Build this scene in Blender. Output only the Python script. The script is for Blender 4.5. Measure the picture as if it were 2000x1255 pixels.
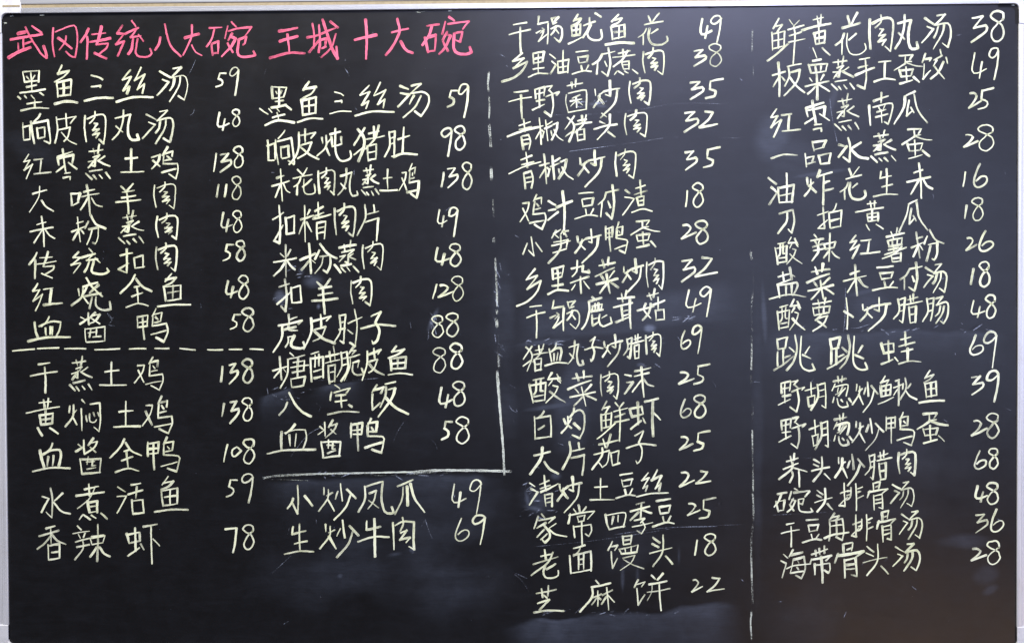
import bpy, math, random
import numpy as np
from mathutils import Vector, Matrix

# ------------------------------------------------------------ scene, camera, light
for o in list(bpy.data.objects):
    bpy.data.objects.remove(o)
scene = bpy.context.scene
C = scene.collection
W, H = 2.37, 1.4891                 # the board between its rails, metres
ZC = 1.75                           # height of its middle above the floor
CAM = Vector((0.04449, -1.97894, 0.04067 + ZC))
YAW, PIT, ROL = 0.01608441, -0.01216295, 0.00403131
FPX = 1650.0
ROT = Matrix.Rotation(YAW, 3, 'Z') @ Matrix.Rotation(PIT, 3, 'X') @ Matrix.Rotation(ROL, 3, 'Y')

cd = bpy.data.cameras.new('camera')
cam = bpy.data.objects.new('camera', cd)
C.objects.link(cam)
cd.sensor_width = 36.0
cd.lens = 36.0 * FPX / 2000.0
cd.clip_start, cd.clip_end = 0.05, 60
M = Matrix((ROT.col[0], ROT.col[2], -ROT.col[1])).transposed()
cam.matrix_world = Matrix.Translation(CAM) @ M.to_4x4()
scene.camera = cam

wd = bpy.data.worlds.new('World')
scene.world = wd
wd.use_nodes = True
wd.node_tree.nodes['Background'].inputs[0].default_value = (0.80, 0.84, 1.0, 1)
wd.node_tree.nodes['Background'].inputs[1].default_value = 0.06
scene.view_settings.view_transform = 'Standard'
scene.view_settings.look = 'None'
scene.view_settings.exposure = 0.18
scene.view_settings.gamma = 1.0


def area(name, loc, target, sx, sy, power, col):
    l = bpy.data.lights.new(name, 'AREA')
    l.shape = 'RECTANGLE'
    l.size, l.size_y, l.energy, l.color = sx, sy, power, col
    o = bpy.data.objects.new(name, l)
    C.objects.link(o)
    o.location = loc
    o.rotation_euler = (Vector(target) - Vector(loc)).to_track_quat('-Z', 'Y').to_euler()
    return o


#LAMPS
area('ceiling_lamp', (-0.7, -1.95, ZC + 3.8), (-0.2, 0, ZC - 1.2), 4.0, 0.5, 315, (1.0, 0.96, 0.86))
area('upper_light', (1.2, -3.1, ZC + 2.35), (0.3, 0, ZC), 2.4, 0.9, 105, (0.60, 0.64, 1.0))  # unseen bluish source; its reflection brightens the board's upper right
area('room_fill', (1.9, -3.5, ZC + 0.35), (0.4, 0, ZC), 4.0, 1.9, 46, (0.56, 0.64, 1.0))  # unseen fill added to brighten reflections on the board's middle and right
area('floor_fill', (2.4, -2.6, ZC - 1.9), (0.5, 0, ZC), 2.0, 0.8, 9, (1.0, 0.64, 0.42))  # unseen warm fill added as floor glow on the board's lower right
#END


def board(px, py):
    """a point of the photograph measured back onto the board: metres from the board's middle"""
    d = ROT @ Vector((px - 1000.0, FPX, 627.5 - py))
    t = -CAM.y / d.y
    return CAM.x + d.x * t, CAM.z + d.z * t - ZC


PX = 0.0012                          # one photo pixel on the board, metres

# ------------------------------------------------------------ materials
def newmat(name):
    m = bpy.data.materials.new(name)
    m.use_nodes = True
    nt = m.node_tree
    return m, nt, nt.nodes, nt.links, nt.nodes['Principled BSDF']


def noise(nt, scale, detail=3, rough=0.5, vec=None, dist=0.0):
    n = nt.nodes.new('ShaderNodeTexNoise')
    n.inputs['Scale'].default_value = scale
    n.inputs['Detail'].default_value = detail
    n.inputs['Roughness'].default_value = rough
    n.inputs['Distortion'].default_value = dist
    if vec is not None:
        nt.links.new(vec, n.inputs['Vector'])
    return n.outputs['Fac']


def math_(nt, op, a, b=None, c=None, clamp=False):
    n = nt.nodes.new('ShaderNodeMath')
    n.operation = op
    n.use_clamp = clamp
    for i, v in enumerate((a, b, c)):
        if v is None:
            continue
        if isinstance(v, (int, float)):
            n.inputs[i].default_value = v
        else:
            nt.links.new(v, n.inputs[i])
    return n.outputs[0]


def mixc(nt, f, a, b):
    n = nt.nodes.new('ShaderNodeMix')
    n.data_type = 'RGBA'
    for i, v in ((0, f), (6, a), (7, b)):
        if isinstance(v, (int, float)):
            n.inputs[i].default_value = v
        elif isinstance(v, tuple):
            n.inputs[i].default_value = v
        else:
            nt.links.new(v, n.inputs[i])
    return n.outputs[2]


def objvec(nt, scale=(1, 1, 1), rot=(0, 0, 0)):
    tc = nt.nodes.new('ShaderNodeTexCoord')
    mp = nt.nodes.new('ShaderNodeMapping')
    mp.inputs['Scale'].default_value = scale
    mp.inputs['Rotation'].default_value = rot
    nt.links.new(tc.outputs['Object'], mp.inputs['Vector'])
    return mp.outputs['Vector']


def attr(nt, name):
    a = nt.nodes.new('ShaderNodeAttribute')
    a.attribute_name = name
    return a.outputs['Fac']


def maprange(nt, v, a, b, c=0.0, d=1.0):
    n = nt.nodes.new('ShaderNodeMapRange')
    nt.links.new(v, n.inputs[0])
    for i, q in enumerate((a, b, c, d)):
        n.inputs[i + 1].default_value = q
    return n.outputs[0]


def mat_board():
    m, nt, N, L, b = newmat('blackboard_lacquer')
    dust = attr(nt, 'dust')
    v = objvec(nt)
    fine = noise(nt, 700, 2, 0.7, v)
    streak = noise(nt, 1, 4, 0.6, objvec(nt, (30, 30, 260), (0, 0.35, 0)))
    mid = noise(nt, 22, 5, 0.65, v, 0.6)
    k = math_(nt, 'MULTIPLY', dust, math_(nt, 'ADD', math_(nt, 'MULTIPLY', streak, 0.9), math_(nt, 'MULTIPLY', mid, 0.9)))
    k = math_(nt, 'MULTIPLY', k, maprange(nt, fine, 0.25, 0.8, 0.8, 1.2))
    ghost = math_(nt, 'MULTIPLY', maprange(nt, noise(nt, 1, 5, 0.7, objvec(nt, (9, 9, 34), (0, -0.15, 0)), 1.2), 0.42, 0.85), maprange(nt, streak, 0.3, 0.75, 0.3, 1.3))
    film = math_(nt, 'ADD', math_(nt, 'MULTIPLY', maprange(nt, mid, 0.35, 0.8), 0.007), math_(nt, 'MULTIPLY', ghost, 0.012))
    grain = math_(nt, 'MULTIPLY', maprange(nt, fine, 0.35, 0.75), 0.006)
    speck = math_(nt, 'MULTIPLY', maprange(nt, noise(nt, 190, 1, 0.5, v), 0.80, 0.84), 0.30)
    k = math_(nt, 'ADD', math_(nt, 'ADD', k, film), math_(nt, 'ADD', speck, grain), None, True)
    tint = maprange(nt, noise(nt, 330, 2, 0.6, v), 0.35, 0.65)
    base = mixc(nt, tint, (0.0070, 0.0042, 0.0036, 1), (0.0034, 0.0050, 0.0056, 1))
    L.new(mixc(nt, k, base, (0.37, 0.44, 0.60, 1)), b.inputs['Base Color'])
    L.new(math_(nt, 'ADD', math_(nt, 'MULTIPLY', k, 0.5), maprange(nt, noise(nt, 7, 4, 0.6, v), 0.3, 0.7, BOARD_R-0.03, BOARD_R+0.05)), b.inputs['Roughness'])
    b.inputs['Specular IOR Level'].default_value = 0.5
    bp = N.new('ShaderNodeBump')
    bp.inputs['Strength'].default_value = 0.12
    bp.inputs['Distance'].default_value = 0.0006
    L.new(noise(nt, 480, 3, 0.6, v), bp.inputs['Height'])
    L.new(bp.outputs[0], b.inputs['Normal'])
    return m


BOARD_R = 0.33


def mat_ink(name, edge, core, worn=False):
    m, nt, N, L, b = newmat(name)
    v = objvec(nt)
    across = attr(nt, 'across')
    ink = attr(nt, 'ink')
    n1 = noise(nt, 330, 3, 0.7, v)
    n2 = noise(nt, 70, 2, 0.5, v)
    n3 = noise(nt, 5, 2, 0.5, v)
    f = math_(nt, 'ADD', math_(nt, 'MULTIPLY', across, 0.6), math_(nt, 'SUBTRACT', math_(nt, 'ADD', math_(nt, 'MULTIPLY', n2, 0.6), math_(nt, 'MULTIPLY', n3, 0.9)), 0.62), None, True)
    L.new(mixc(nt, f, core, edge), b.inputs['Base Color'])
    b.inputs['Roughness'].default_value = 0.7
    b.inputs['Specular IOR Level'].default_value = 0.3
    if worn:
        a = math_(nt, 'ADD', ink, math_(nt, 'MULTIPLY', math_(nt, 'SUBTRACT', n1, 0.5), 1.3))
        a = maprange(nt, a, 0.40, 0.95, 0.0, 0.92)
    else:
        a = math_(nt, 'ADD', ink, math_(nt, 'MULTIPLY', math_(nt, 'SUBTRACT', n1, 0.5), 0.75))
        a = math_(nt, 'ADD', a, math_(nt, 'MULTIPLY', math_(nt, 'SUBTRACT', n2, 0.5), 0.5))
        a = maprange(nt, a, 0.0, 1.0, 0.10, 1.0)
    L.new(a, b.inputs['Alpha'])
    return m


def mat_alu(name, col, rough, metal, axis):
    m, nt, N, L, b = newmat(name)
    sc = (2, 60, 900) if axis == 'x' else (900, 60, 2)
    n = noise(nt, 1, 3, 0.6, objvec(nt, sc))
    n2 = noise(nt, 9, 4, 0.6, objvec(nt))
    f = maprange(nt, n, 0.35, 0.65)
    c2 = tuple(c * 0.62 for c in col[:3]) + (1,)
    cc = mixc(nt, f, col, c2)
    L.new(mixc(nt, maprange(nt, n2, 0.55, 0.8, 0.0, 0.35), cc, (0.42, 0.37, 0.30, 1)), b.inputs['Base Color'])
    b.inputs['Metallic'].default_value = metal
    L.new(maprange(nt, n, 0.2, 0.8, rough - 0.08, rough + 0.12), b.inputs['Roughness'])
    return m


def mat_plain(name, col, rough, dirt=0.3, scale=40):
    m, nt, N, L, b = newmat(name)
    n = noise(nt, scale, 4, 0.65, objvec(nt))
    L.new(mixc(nt, math_(nt, 'MULTIPLY', maprange(nt, n, 0.45, 0.75), dirt), col, tuple(c * 0.45 for c in col[:3]) + (1,)), b.inputs['Base Color'])
    b.inputs['Roughness'].default_value = rough
    return m


M_BOARD = mat_board()
M_INK = mat_ink('white_marker_ink', (0.91, 0.92, 0.76, 1), (0.82, 0.86, 0.49, 1))
M_PINK = mat_ink('pink_marker_ink', (0.88, 0.22, 0.32, 1), (0.84, 0.12, 0.22, 1))
M_RULE = mat_ink('worn_chalk_line', (0.74, 0.78, 0.72, 1), (0.66, 0.72, 0.56, 1), True)
M_SCR = mat_ink('dry_smear', (0.42, 0.47, 0.58, 1), (0.40, 0.45, 0.55, 1), True)
M_ALUX = mat_alu('brushed_aluminium_rail', (0.78, 0.79, 0.82, 1), 0.36, 0.6, 'x')
M_ALUZ = mat_alu('brushed_aluminium_side', (0.86, 0.86, 0.87, 1), 0.42, 0.35, 'z')
M_TAN = mat_plain('tan_groove', (0.36, 0.29, 0.17, 1), 0.6, 0.5, 120)
M_CAP = mat_plain('corner_plastic', (0.66, 0.66, 0.66, 1), 0.45, 0.35, 60)
M_BLACK = mat_plain('black_gasket_and_shade', (0.004, 0.004, 0.005, 1), 0.9, 0.0)
M_WALL = mat_plain('wall_paint', (0.16, 0.07, 0.05, 1), 0.8, 0.4, 8)

# ------------------------------------------------------------ builders
root = bpy.data.objects.new('chalkboard', None)
C.objects.link(root)
root.location = (0, 0, ZC)
root['label'] = 'wide black menu chalkboard in an aluminium frame, covered with handwritten Chinese dishes and prices'
root['category'] = 'chalkboard'


def mk(name, verts, faces, mat, attrs=None, parent=root, label=None, smooth=False):
    me = bpy.data.meshes.new(name)
    me.from_pydata(verts, [], faces)
    me.materials.append(mat)
    for k, vals in (attrs or {}).items():
        a = me.attributes.new(k, 'FLOAT', 'POINT')
        a.data.foreach_set('value', vals)
    if smooth:
        me.polygons.foreach_set('use_smooth', [True] * len(me.polygons))
    me.update()
    o = bpy.data.objects.new(name, me)
    C.objects.link(o)
    o.parent = parent
    if label:
        o['label'] = label
    return o


rng = random.Random(11)


def split_corners(P):
    out, cur = [], [P[0]]
    for i in range(1, len(P) - 1):
        cur.append(P[i])
        a = (P[i][0] - P[i-1][0], P[i][1] - P[i-1][1])
        b = (P[i+1][0] - P[i][0], P[i+1][1] - P[i][1])
        la, lb = math.hypot(*a) + 1e-9, math.hypot(*b) + 1e-9
        if (a[0]*b[0] + a[1]*b[1]) / la / lb < 0.12:
            out.append(cur)
            cur = [P[i]]
    cur.append(P[-1])
    out.append(cur)
    return out


def smooth_path(P, step):
    """Catmull-Rom through the points, resampled"""
    if len(P) == 2:
        # a hand-drawn straight stroke still bows a little
        (x0, y0), (x1, y1) = P
        l = math.hypot(x1-x0, y1-y0)
        bow = rng.uniform(-0.022, 0.022) * l
        nx, ny = -(y1-y0)/(l+1e-9), (x1-x0)/(l+1e-9)
        P = [P[0], ((x0+x1)/2 + nx*bow, (y0+y1)/2 + ny*bow), P[1]]
    Q = [(2*P[0][0]-P[1][0], 2*P[0][1]-P[1][1])] + P + [(2*P[-1][0]-P[-2][0], 2*P[-1][1]-P[-2][1])]
    out = []
    for i in range(1, len(Q) - 2):
        p0, p1, p2, p3 = Q[i-1], Q[i], Q[i+1], Q[i+2]
        n = max(2, int(math.hypot(p2[0]-p1[0], p2[1]-p1[1]) / step))
        for k in range(n):
            t = k / n
            out.append(tuple(0.5*((2*p1[j]) + (-p0[j]+p2[j])*t + (2*p0[j]-5*p1[j]+4*p2[j]-p3[j])*t*t
                             + (-p0[j]+3*p1[j]-3*p2[j]+p3[j])*t**3) for j in (0, 1)))
    out.append(P[-1])
    return out


class Ink:
    """flat ribbons of marker ink lying on the board"""
    def __init__(self, base=0.00016):
        self.v, self.f, self.ac, self.ik = [], [], [], []
        self.y = base
        self.lvl = 0

    def ribbon(self, P, w, ink=1.0, step=4.5, wob=0.07, a0=1.0, a1=1.0, endfade=0.22):
        """P in board metres; w full width in metres"""
        P = smooth_path(P, step * PX)
        n = len(P)
        d = [0.0]
        for i in range(1, n):
            d.append(d[-1] + math.hypot(P[i][0]-P[i-1][0], P[i][1]-P[i-1][1]))
        L = d[-1]
        if L < 1e-5:
            return
        r = w / 2
        t0 = (P[1][0]-P[0][0], P[1][1]-P[0][1])
        t1 = (P[-1][0]-P[-2][0], P[-1][1]-P[-2][1])
        def un(t):
            l = math.hypot(*t) + 1e-12
            return t[0]/l, t[1]/l
        t0, t1 = un(t0), un(t1)
        sec = []
        for k in (0.97, 0.75, 0.40):
            sec.append((P[0][0]-t0[0]*r*k*0.8*a0, P[0][1]-t0[1]*r*k*0.8*a0, t0, math.sqrt(1-k*k)*a0, 0))
        ph, ph2 = rng.uniform(0, 6), rng.uniform(0, 6)
        for i in range(n):
            a, b = P[max(0, i-1)], P[min(n-1, i+1)]
            t = un((b[0]-a[0], b[1]-a[1]))
            u = d[i] / L
            k = (a0 + (a1-a0)*u) * (1 + wob*math.sin(d[i]*170+ph) + wob*0.6*math.sin(d[i]*410+ph2))
            sec.append((P[i][0], P[i][1], t, k, min(d[i], L-d[i])))
        for k in (0.40, 0.75, 0.97):
            sec.append((P[-1][0]+t1[0]*r*k*0.8*a1, P[-1][1]+t1[1]*r*k*0.8*a1, t1, math.sqrt(1-k*k)*a1, 0))
        drift, dry = 0.0, max(0.0, rng.uniform(-0.08, 0.36))
        y = -(self.y + 0.000035 * self.lvl)
        self.lvl += 1
        b0 = len(self.v)
        for (x, z, t, k, de) in sec:
            nx, nz = -t[1], t[0]
            q = r * k
            ej = rng.uniform(-0.11, 0.11) * r
            self.v += [(x+nx*(q+ej), y, z+nz*(q+ej)), (x, y, z), (x-nx*(q-ej), y, z-nz*(q-ej))]
            self.ac += [1.0, 0.0, 1.0]
            drift += rng.uniform(-0.10, 0.10)
            drift *= 0.93
            e = ink - endfade * max(0.0, 1 - de/(2.4*r)) + drift
            self.ik += [e, e-dry, e]
        for i in range(len(sec)-1):
            a = b0 + i*3
            self.f += [(a, a+1, a+4, a+3), (a+1, a+2, a+5, a+4)]

    def build(self, name, mat, label=None):
        return mk(name, self.v, self.f, mat, {'across': self.ac, 'ink': self.ik}, label=label)


# ------------------------------------------------------------ wall, panel, frame
wall = mk('wall', [(-4, 0.05, -ZC), (4, 0.05, -ZC), (4, 0.05, 2.2), (-4, 0.05, 2.2),
                   (-4, 0.15, -ZC), (4, 0.15, -ZC), (4, 0.15, 2.2), (-4, 0.15, 2.2)],
          [(0, 1, 2, 3), (7, 6, 5, 4), (0, 4, 5, 1), (3, 2, 6, 7), (0, 3, 7, 4), (1, 5, 6, 2)], M_WALL, parent=None)
wall.location = (0, 0, ZC)
wall['kind'] = 'structure'

# writing surface: a fine sheet whose points carry the wiped chalk dust
NX, NZ = 760, 476
xs = np.linspace(-W/2, W/2, NX)
zs = np.linspace(-H/2, H/2, NZ)
X, Z = np.meshgrid(xs, zs)
nr = np.random.default_rng(5)


def vnoise(cx, cz, seed):
    g = np.random.default_rng(seed).random((int(cz)+3, int(cx)+3))
    u = (X + W/2)/W*cx
    w_ = (Z + H/2)/H*cz
    i, j = u.astype(int), w_.astype(int)
    fu, fw = u-i, w_-j
    fu, fw = fu*fu*(3-2*fu), fw*fw*(3-2*fw)
    return (g[j, i]*(1-fu)*(1-fw) + g[j, i+1]*fu*(1-fw) + g[j+1, i]*(1-fu)*fw + g[j+1, i+1]*fu*fw)


n_a = vnoise(14, 9, 1)*0.6 + vnoise(40, 26, 2)*0.4
n_b = vnoise(9, 60, 3)*0.55 + vnoise(22, 140, 4)*0.45      # streaks of a wiped cloth
warp = (vnoise(26, 16, 7) - 0.5)
dust = np.zeros_like(X)


def smudge(px, py, rx, ry, ang, amt, hard=1.0, top=None, bot=None):
    """one wiped patch; top/bot: hard edge in photo rows, softened by noise"""
    global dust
    cx, cz = board(px, py)
    a = math.radians(ang)
    dx, dz = X-cx, Z-cz
    u = (dx*math.cos(a) + dz*math.sin(a))/(rx*PX)
    v = (-dx*math.sin(a) + dz*math.cos(a))/(ry*PX)
    q = np.sqrt(u*u+v*v) + warp*0.9
    m = np.clip(1.25-q, 0, 1)
    m = (m*m*(3-2*m))**hard
    if top is not None:
        e = (board(px, top)[1] - Z)/(7*PX) + warp*5 + (n_b-0.5)*1.0 + dx*math.tan(a)/(7*PX)
        m = m*np.clip(e, 0, 1)
    if bot is not None:
        e = -(board(px, bot)[1] - Z)/(7*PX) + warp*4
        m = m*np.clip(e, 0, 1)
    dust = np.maximum(dust, m*amt*(0.45+0.75*n_b)*(0.5+0.8*n_a))


def wipe(edge, fade, amt, lower=None, soft=1.5):
    """dust left below a wiping edge (photo points), dying away downwards or cut off at a lower edge"""
    global dust
    E = [board(*p) for p in edge]
    ex = np.interp(X, [e[0] for e in E], [e[1] for e in E])
    d = (ex - Z)/PX + (vnoise(70, 40, 21) - 0.5)*5 + warp*4
    m = np.clip(d/(soft*1.8), 0, 1)*np.exp(-np.clip(d, 0, None)/fade)
    if lower is not None:
        Lw = [board(*p) for p in lower]
        lx = np.interp(X, [e[0] for e in Lw], [e[1] for e in Lw])
        m = m*np.clip(((Z - lx)/PX + warp*14)/10, 0, 1)
    x0, x1 = E[0][0], E[-1][0]
    s_ = min(60*PX, (x1-x0)*0.25)
    m = m*np.clip((X-x0+warp*0.04)/s_, 0, 1)**1.5*np.clip((x1-X+warp*0.04)/s_, 0, 1)**1.5
    dust = np.maximum(dust, m*amt*(0.45+0.7*n_b)*(0.6+0.7*n_a))


wipe([(510, 773), (545, 764), (572, 752)], 26, .12)
wipe([(612, 758), (650, 748), (722, 740)], 16, .10)
wipe([(975, 1226), (1010, 1215), (1040, 1206), (1080, 1210), (1130, 1207), (1150, 1196), (1170, 1192), (1200, 1196), (1290, 1192), (1330, 1180), (1400, 1172), (1455, 1178)], 90, .115, None, 5)
wipe([(1030, 1206), (1060, 1206), (1090, 1210), (1130, 1207), (1155, 1195)], 7, .30, None, 3)
wipe([(505, 937), (560, 938), (700, 930), (850, 924), (995, 927)], 45, .085, None, 4)
wipe([(985, 640), (1010, 600), (1040, 582), (1100, 567), (1170, 576), (1250, 572), (1320, 562), (1420, 545), (1450, 550)], 160, .085,
     [(985, 700), (1060, 672), (1200, 652), (1380, 634), (1450, 630)], 12)
wipe([(1490, 664), (1540, 648), (1700, 645), (1740, 640), (1970, 648)], 26, .095, None, 4)
wipe([(1490, 312), (1530, 306), (1600, 330), (1640, 328)], 40, .05, None, 8)
SM = [
 (1268, 640, 13, 9, 0, .38), (1325, 622, 9, 5, 30, .16), (1060, 668, 60, 5, 6, .13),
 (860, 1000, 150, 60, 0, .04), (700, 1110, 190, 60, 6, .045), (900, 1150, 90, 70, 0, .04),
 (612, 548, 26, 20, 0, .22), (588, 530, 8, 12, 0, .2), (548, 582, 12, 14, 0, .26), (622, 598, 4, 6, 0, .3),
 (1505, 285, 40, 55, 0, .085), (1545, 300, 60, 30, 0, .04), (1590, 340, 55, 4, 8, .12),
 (1560, 690, 70, 45, 0, .05), (1700, 600, 40, 40, 0, .05), (1690, 570, 40, 6, 12, .07),
 (1055, 975, 42, 38, 0, .10), (1045, 992, 30, 7, -12, .2), (1030, 975, 6, 22, 10, .2), (1085, 930, 14, 10, 0, .16),
 (1115, 790, 35, 80, 0, .07), (1080, 793, 45, 5, 8, .12), (1250, 712, 10, 6, 0, .14),
 (1930, 1122, 26, 18, 20, .05), (1935, 1150, 16, 8, 30, .06), (1870, 1056, 60, 14, 0, .05),
 (770, 1082, 22, 6, 8, .14), (805, 1072, 7, 7, 0, .15), (664, 1124, 5, 4, 0, .14),
 (60, 290, 60, 25, -25, .025), (985, 640, 24, 170, 2, .05), (972, 560, 10, 60, 0, .07),
 (1480, 900, 12, 340, 0, .03), (1492, 610, 5, 60, 3, .10), (845, 625, 6, 26, -25, .22),
 (1625, 200, 8, 80, -15, .05), (1216, 1130, 3, 26, 0, .12), (1326, 1085, 4, 24, 0, .10), (1245, 1125, 3, 24, 0, .07),
 (1250, 1060, 90, 60, 0, .02), (1690, 470, 60, 30, 0, .02), (1560, 1200, 90, 60, 0, .02), (1800, 900, 120, 80, 0, .02),
 (1165, 205, 20, 4, -10, .35), (1150, 760, 140, 60, 0, .02), (1740, 1000, 120, 40, 0, .02), (700, 850, 160, 60, 0, .015),
]
for s in SM:
    smudge(*s)

verts = np.stack([X, np.zeros_like(X), Z], -1).reshape(-1, 3)
idx = np.arange(NX*NZ).reshape(NZ, NX)
quads = np.stack([idx[:-1, :-1], idx[:-1, 1:], idx[1:, 1:], idx[1:, :-1]], -1).reshape(-1, 4)
me = bpy.data.meshes.new('writing_surface')
me.vertices.add(len(verts))
me.vertices.foreach_set('co', verts.ravel())
me.loops.add(quads.size)
me.loops.foreach_set('vertex_index', quads.ravel())
me.polygons.add(len(quads))
me.polygons.foreach_set('loop_start', np.arange(0, quads.size, 4))
me.update(calc_edges=True)
at = me.attributes.new('dust', 'FLOAT', 'POINT')
at.data.foreach_set('value', dust.ravel().astype(np.float32))
me.materials.append(M_BOARD)
surf = bpy.data.objects.new('writing_surface', me)
C.objects.link(surf)
surf.parent = root


def box(name, x0, x1, y0, y1, z0, z1, mat, label=None):
    v = [(x, y, z) for z in (z0, z1) for y in (y0, y1) for x in (x0, x1)]
    f = [(0, 1, 3, 2), (4, 6, 7, 5), (0, 4, 5, 1), (2, 3, 7, 6), (0, 2, 6, 4), (1, 5, 7, 3)]
    f = [tuple(reversed(q)) for q in f]
    return mk(name, v, f, mat, label=label)


box('backing_panel', -W/2-0.012, W/2+0.012, 0.002, 0.016, -H/2-0.012, H/2+0.012, M_BLACK)

# rail profile: (outward from the board's edge, towards the viewer)
prof = [(0.0, -0.001), (0.0, 0.0085), (0.0006, 0.0105)]
prof = [(o, d) for o, d in prof]
for k in range(5):
    a = 0.0012 + k*0.0022
    prof += [(a, 0.0115), (a+0.0013, 0.0115), (a+0.0015, 0.0107), (a+0.0020, 0.0107)]
prof += [(0.0126, 0.0110), (0.0128, 0.0060), (0.0215, 0.0060), (0.0217, 0.0112), (0.0250, 0.0118), (0.0330, 0.0112),
         (0.0345, 0.0095), (0.0350, -0.016), (0.0, -0.016)]


prof = [(o, d*0.36 if d > 0 else d) for o, d in prof]


def rail(name, side, mat, label=None):
    A, B = (-W/2-0.035, W/2+0.035) if side in 'tb' else (-H/2, H/2)
    v, f = [], []
    n = len(prof)
    segs = 24
    for s in range(segs+1):
        p = A + (B-A)*s/segs
        for (o, d) in prof:
            if side == 't':
                v.append((p, -d, H/2+o))
            elif side == 'b':
                v.append((p, -d, -H/2-o))
            elif side == 'l':
                v.append((-W/2-o, -d, p))
            else:
                v.append((W/2+o, -d, p))
    for s in range(segs):
        for i in range(n):
            j = (i+1) % n
            q = (s*n+i, s*n+j, (s+1)*n+j, (s+1)*n+i)
            f.append(q if side in 'br' else q[::-1])
    f += [tuple(range(n)), tuple(range(segs*n, segs*n+n))[::-1]]
    return mk(name, v, f, mat, label=label)


rail('frame_rail', 't', M_ALUX, 'top rail with a tan groove along it')
rail('frame_rail', 'b', M_ALUX, 'bottom rail')
rail('frame_rail', 'l', M_ALUZ, 'left side rail')
rail('frame_rail', 'r', M_ALUZ, 'right side rail')
box('groove_strip', -W/2-0.002, W/2+0.002, -0.0027, -0.0023, H/2+0.0130, H/2+0.0213, M_TAN, 'tan strip in the groove of the top rail')
box('groove_strip', -W/2-0.002, W/2+0.002, -0.0027, -0.0023, -H/2-0.0213, -H/2-0.0130, M_TAN)


def extrude(name, P, y0, y1, mat, sgnx, sgnz, label=None, bev=0.0012):
    """outline P in the corner's own axes (outward x, outward z); a bevelled front"""
    cx, cz = sum(p[0] for p in P)/len(P), sum(p[1] for p in P)/len(P)
    v, n = [], len(P)
    def inset(k):
        out = []
        for i in range(n):
            a, b, c = P[i-1], P[i], P[(i+1) % n]
            e1 = (b[0]-a[0], b[1]-a[1]); e2 = (c[0]-b[0], c[1]-b[1])
            l1, l2 = math.hypot(*e1)+1e-9, math.hypot(*e2)+1e-9
            nx, nz = -(e1[1]/l1+e2[1]/l2)/2, (e1[0]/l1+e2[0]/l2)/2
            out.append((b[0]+nx*k, b[1]+nz*k))
        return out
    R = [(P, y0), (P, y1+bev), (inset(bev*0.5), y1+bev*0.3), (inset(bev*1.2), y1)]
    for Q, y in R:
        v += [(sgnx*(W/2+q[0]), y, sgnz*(H/2+q[1])) for q in Q]
    f = []
    for k in range(3):
        for i in range(n):
            j = (i+1) % n
            f.append((k*n+i, k*n+j, k*n+n+j, k*n+n+i))
    f.append(tuple(range(3*n, 4*n)))
    if sgnx*sgnz < 0:
        f = [q[::-1] for q in f]
    return mk(name, v, f, mat, label=label)


def arc(cx, cz, r, a0, a1, n=7):
    return [(cx+r*math.cos(math.radians(a0+(a1-a0)*k/n)), cz+r*math.sin(math.radians(a0+(a1-a0)*k/n))) for k in range(n+1)]


A_ = 0.046
for sx in (-1, 1):
    for sz in (1, -1):
        # an L of moulded plastic, counter-clockwise
        Lp = [(-A_, 0.0)] + arc(-0.012, -0.012, 0.012, 90, 0)[0:] + [(0.0, -A_)]
        Lp += [(0.012, -A_-0.0015), (0.024, -A_-0.0005), (0.0362, -A_+0.004)]
        Lp += arc(0.022, 0.022, 0.0142, 0, 90)
        Lp += [(-A_+0.004, 0.0362), (-A_-0.0005, 0.024), (-A_-0.0015, 0.012)]
        nm = {(-1, 1): 'top left', (1, 1): 'top right', (-1, -1): 'bottom left', (1, -1): 'bottom right'}[(sx, sz)]
        extrude('corner_cap', Lp, 0.004, -0.0052, M_CAP, sx, sz, 'pale plastic cap of the %s corner' % nm)
        if sz > 0:
            gx0, gx1 = -A_+0.001, -0.004
            x0, x1 = sorted((sx*(W/2+gx0), sx*(W/2+gx1)))
            box('cap_groove', x0, x1, -0.0057, -0.0053, H/2+0.0145, H/2+0.0185, M_TAN)


# black gap round the board's top right corner and ragged black strips painting the shade along the frame
def strip(name, P, half, mat, y, label=None, ragged=0.0):
    v, f = [], []
    for i, (x, z) in enumerate(P):
        a, b = P[max(0, i-1)], P[min(len(P)-1, i+1)]
        tx, tz = b[0]-a[0], b[1]-a[1]
        l = math.hypot(tx, tz)+1e-9
        nx, nz = -tz/l, tx/l
        w1 = half*(1+rng.uniform(-ragged, ragged))
        v += [(x+nx*w1, y, z+nz*w1), (x-nx*half, y, z-nz*half)]
        if i:
            k = 2*i
            f.append((k-2, k-1, k+1, k))
    return mk(name, v, f, mat, label=label)


cr = [(W/2-0.046, H/2-0.004)] + [(W/2-0.018+0.0145*math.sin(math.radians(a)), H/2-0.0185+0.0145*math.cos(math.radians(a))) for a in range(0, 91, 10)] + [(W/2-0.0030, H/2-0.046)]
strip('corner_gasket', cr[::-1], 0.0034, M_BLACK, -0.0004, 'black rubber gap curving round the top right corner')


def gap_shade(a, b, n, inward):
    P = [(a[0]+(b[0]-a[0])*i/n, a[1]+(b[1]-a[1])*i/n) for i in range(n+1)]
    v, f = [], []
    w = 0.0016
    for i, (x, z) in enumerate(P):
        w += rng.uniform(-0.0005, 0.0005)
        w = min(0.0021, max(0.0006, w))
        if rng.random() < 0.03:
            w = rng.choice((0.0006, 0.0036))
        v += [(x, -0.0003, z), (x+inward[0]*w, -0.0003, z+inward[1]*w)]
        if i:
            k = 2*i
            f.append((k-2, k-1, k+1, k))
    return v, f


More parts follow.
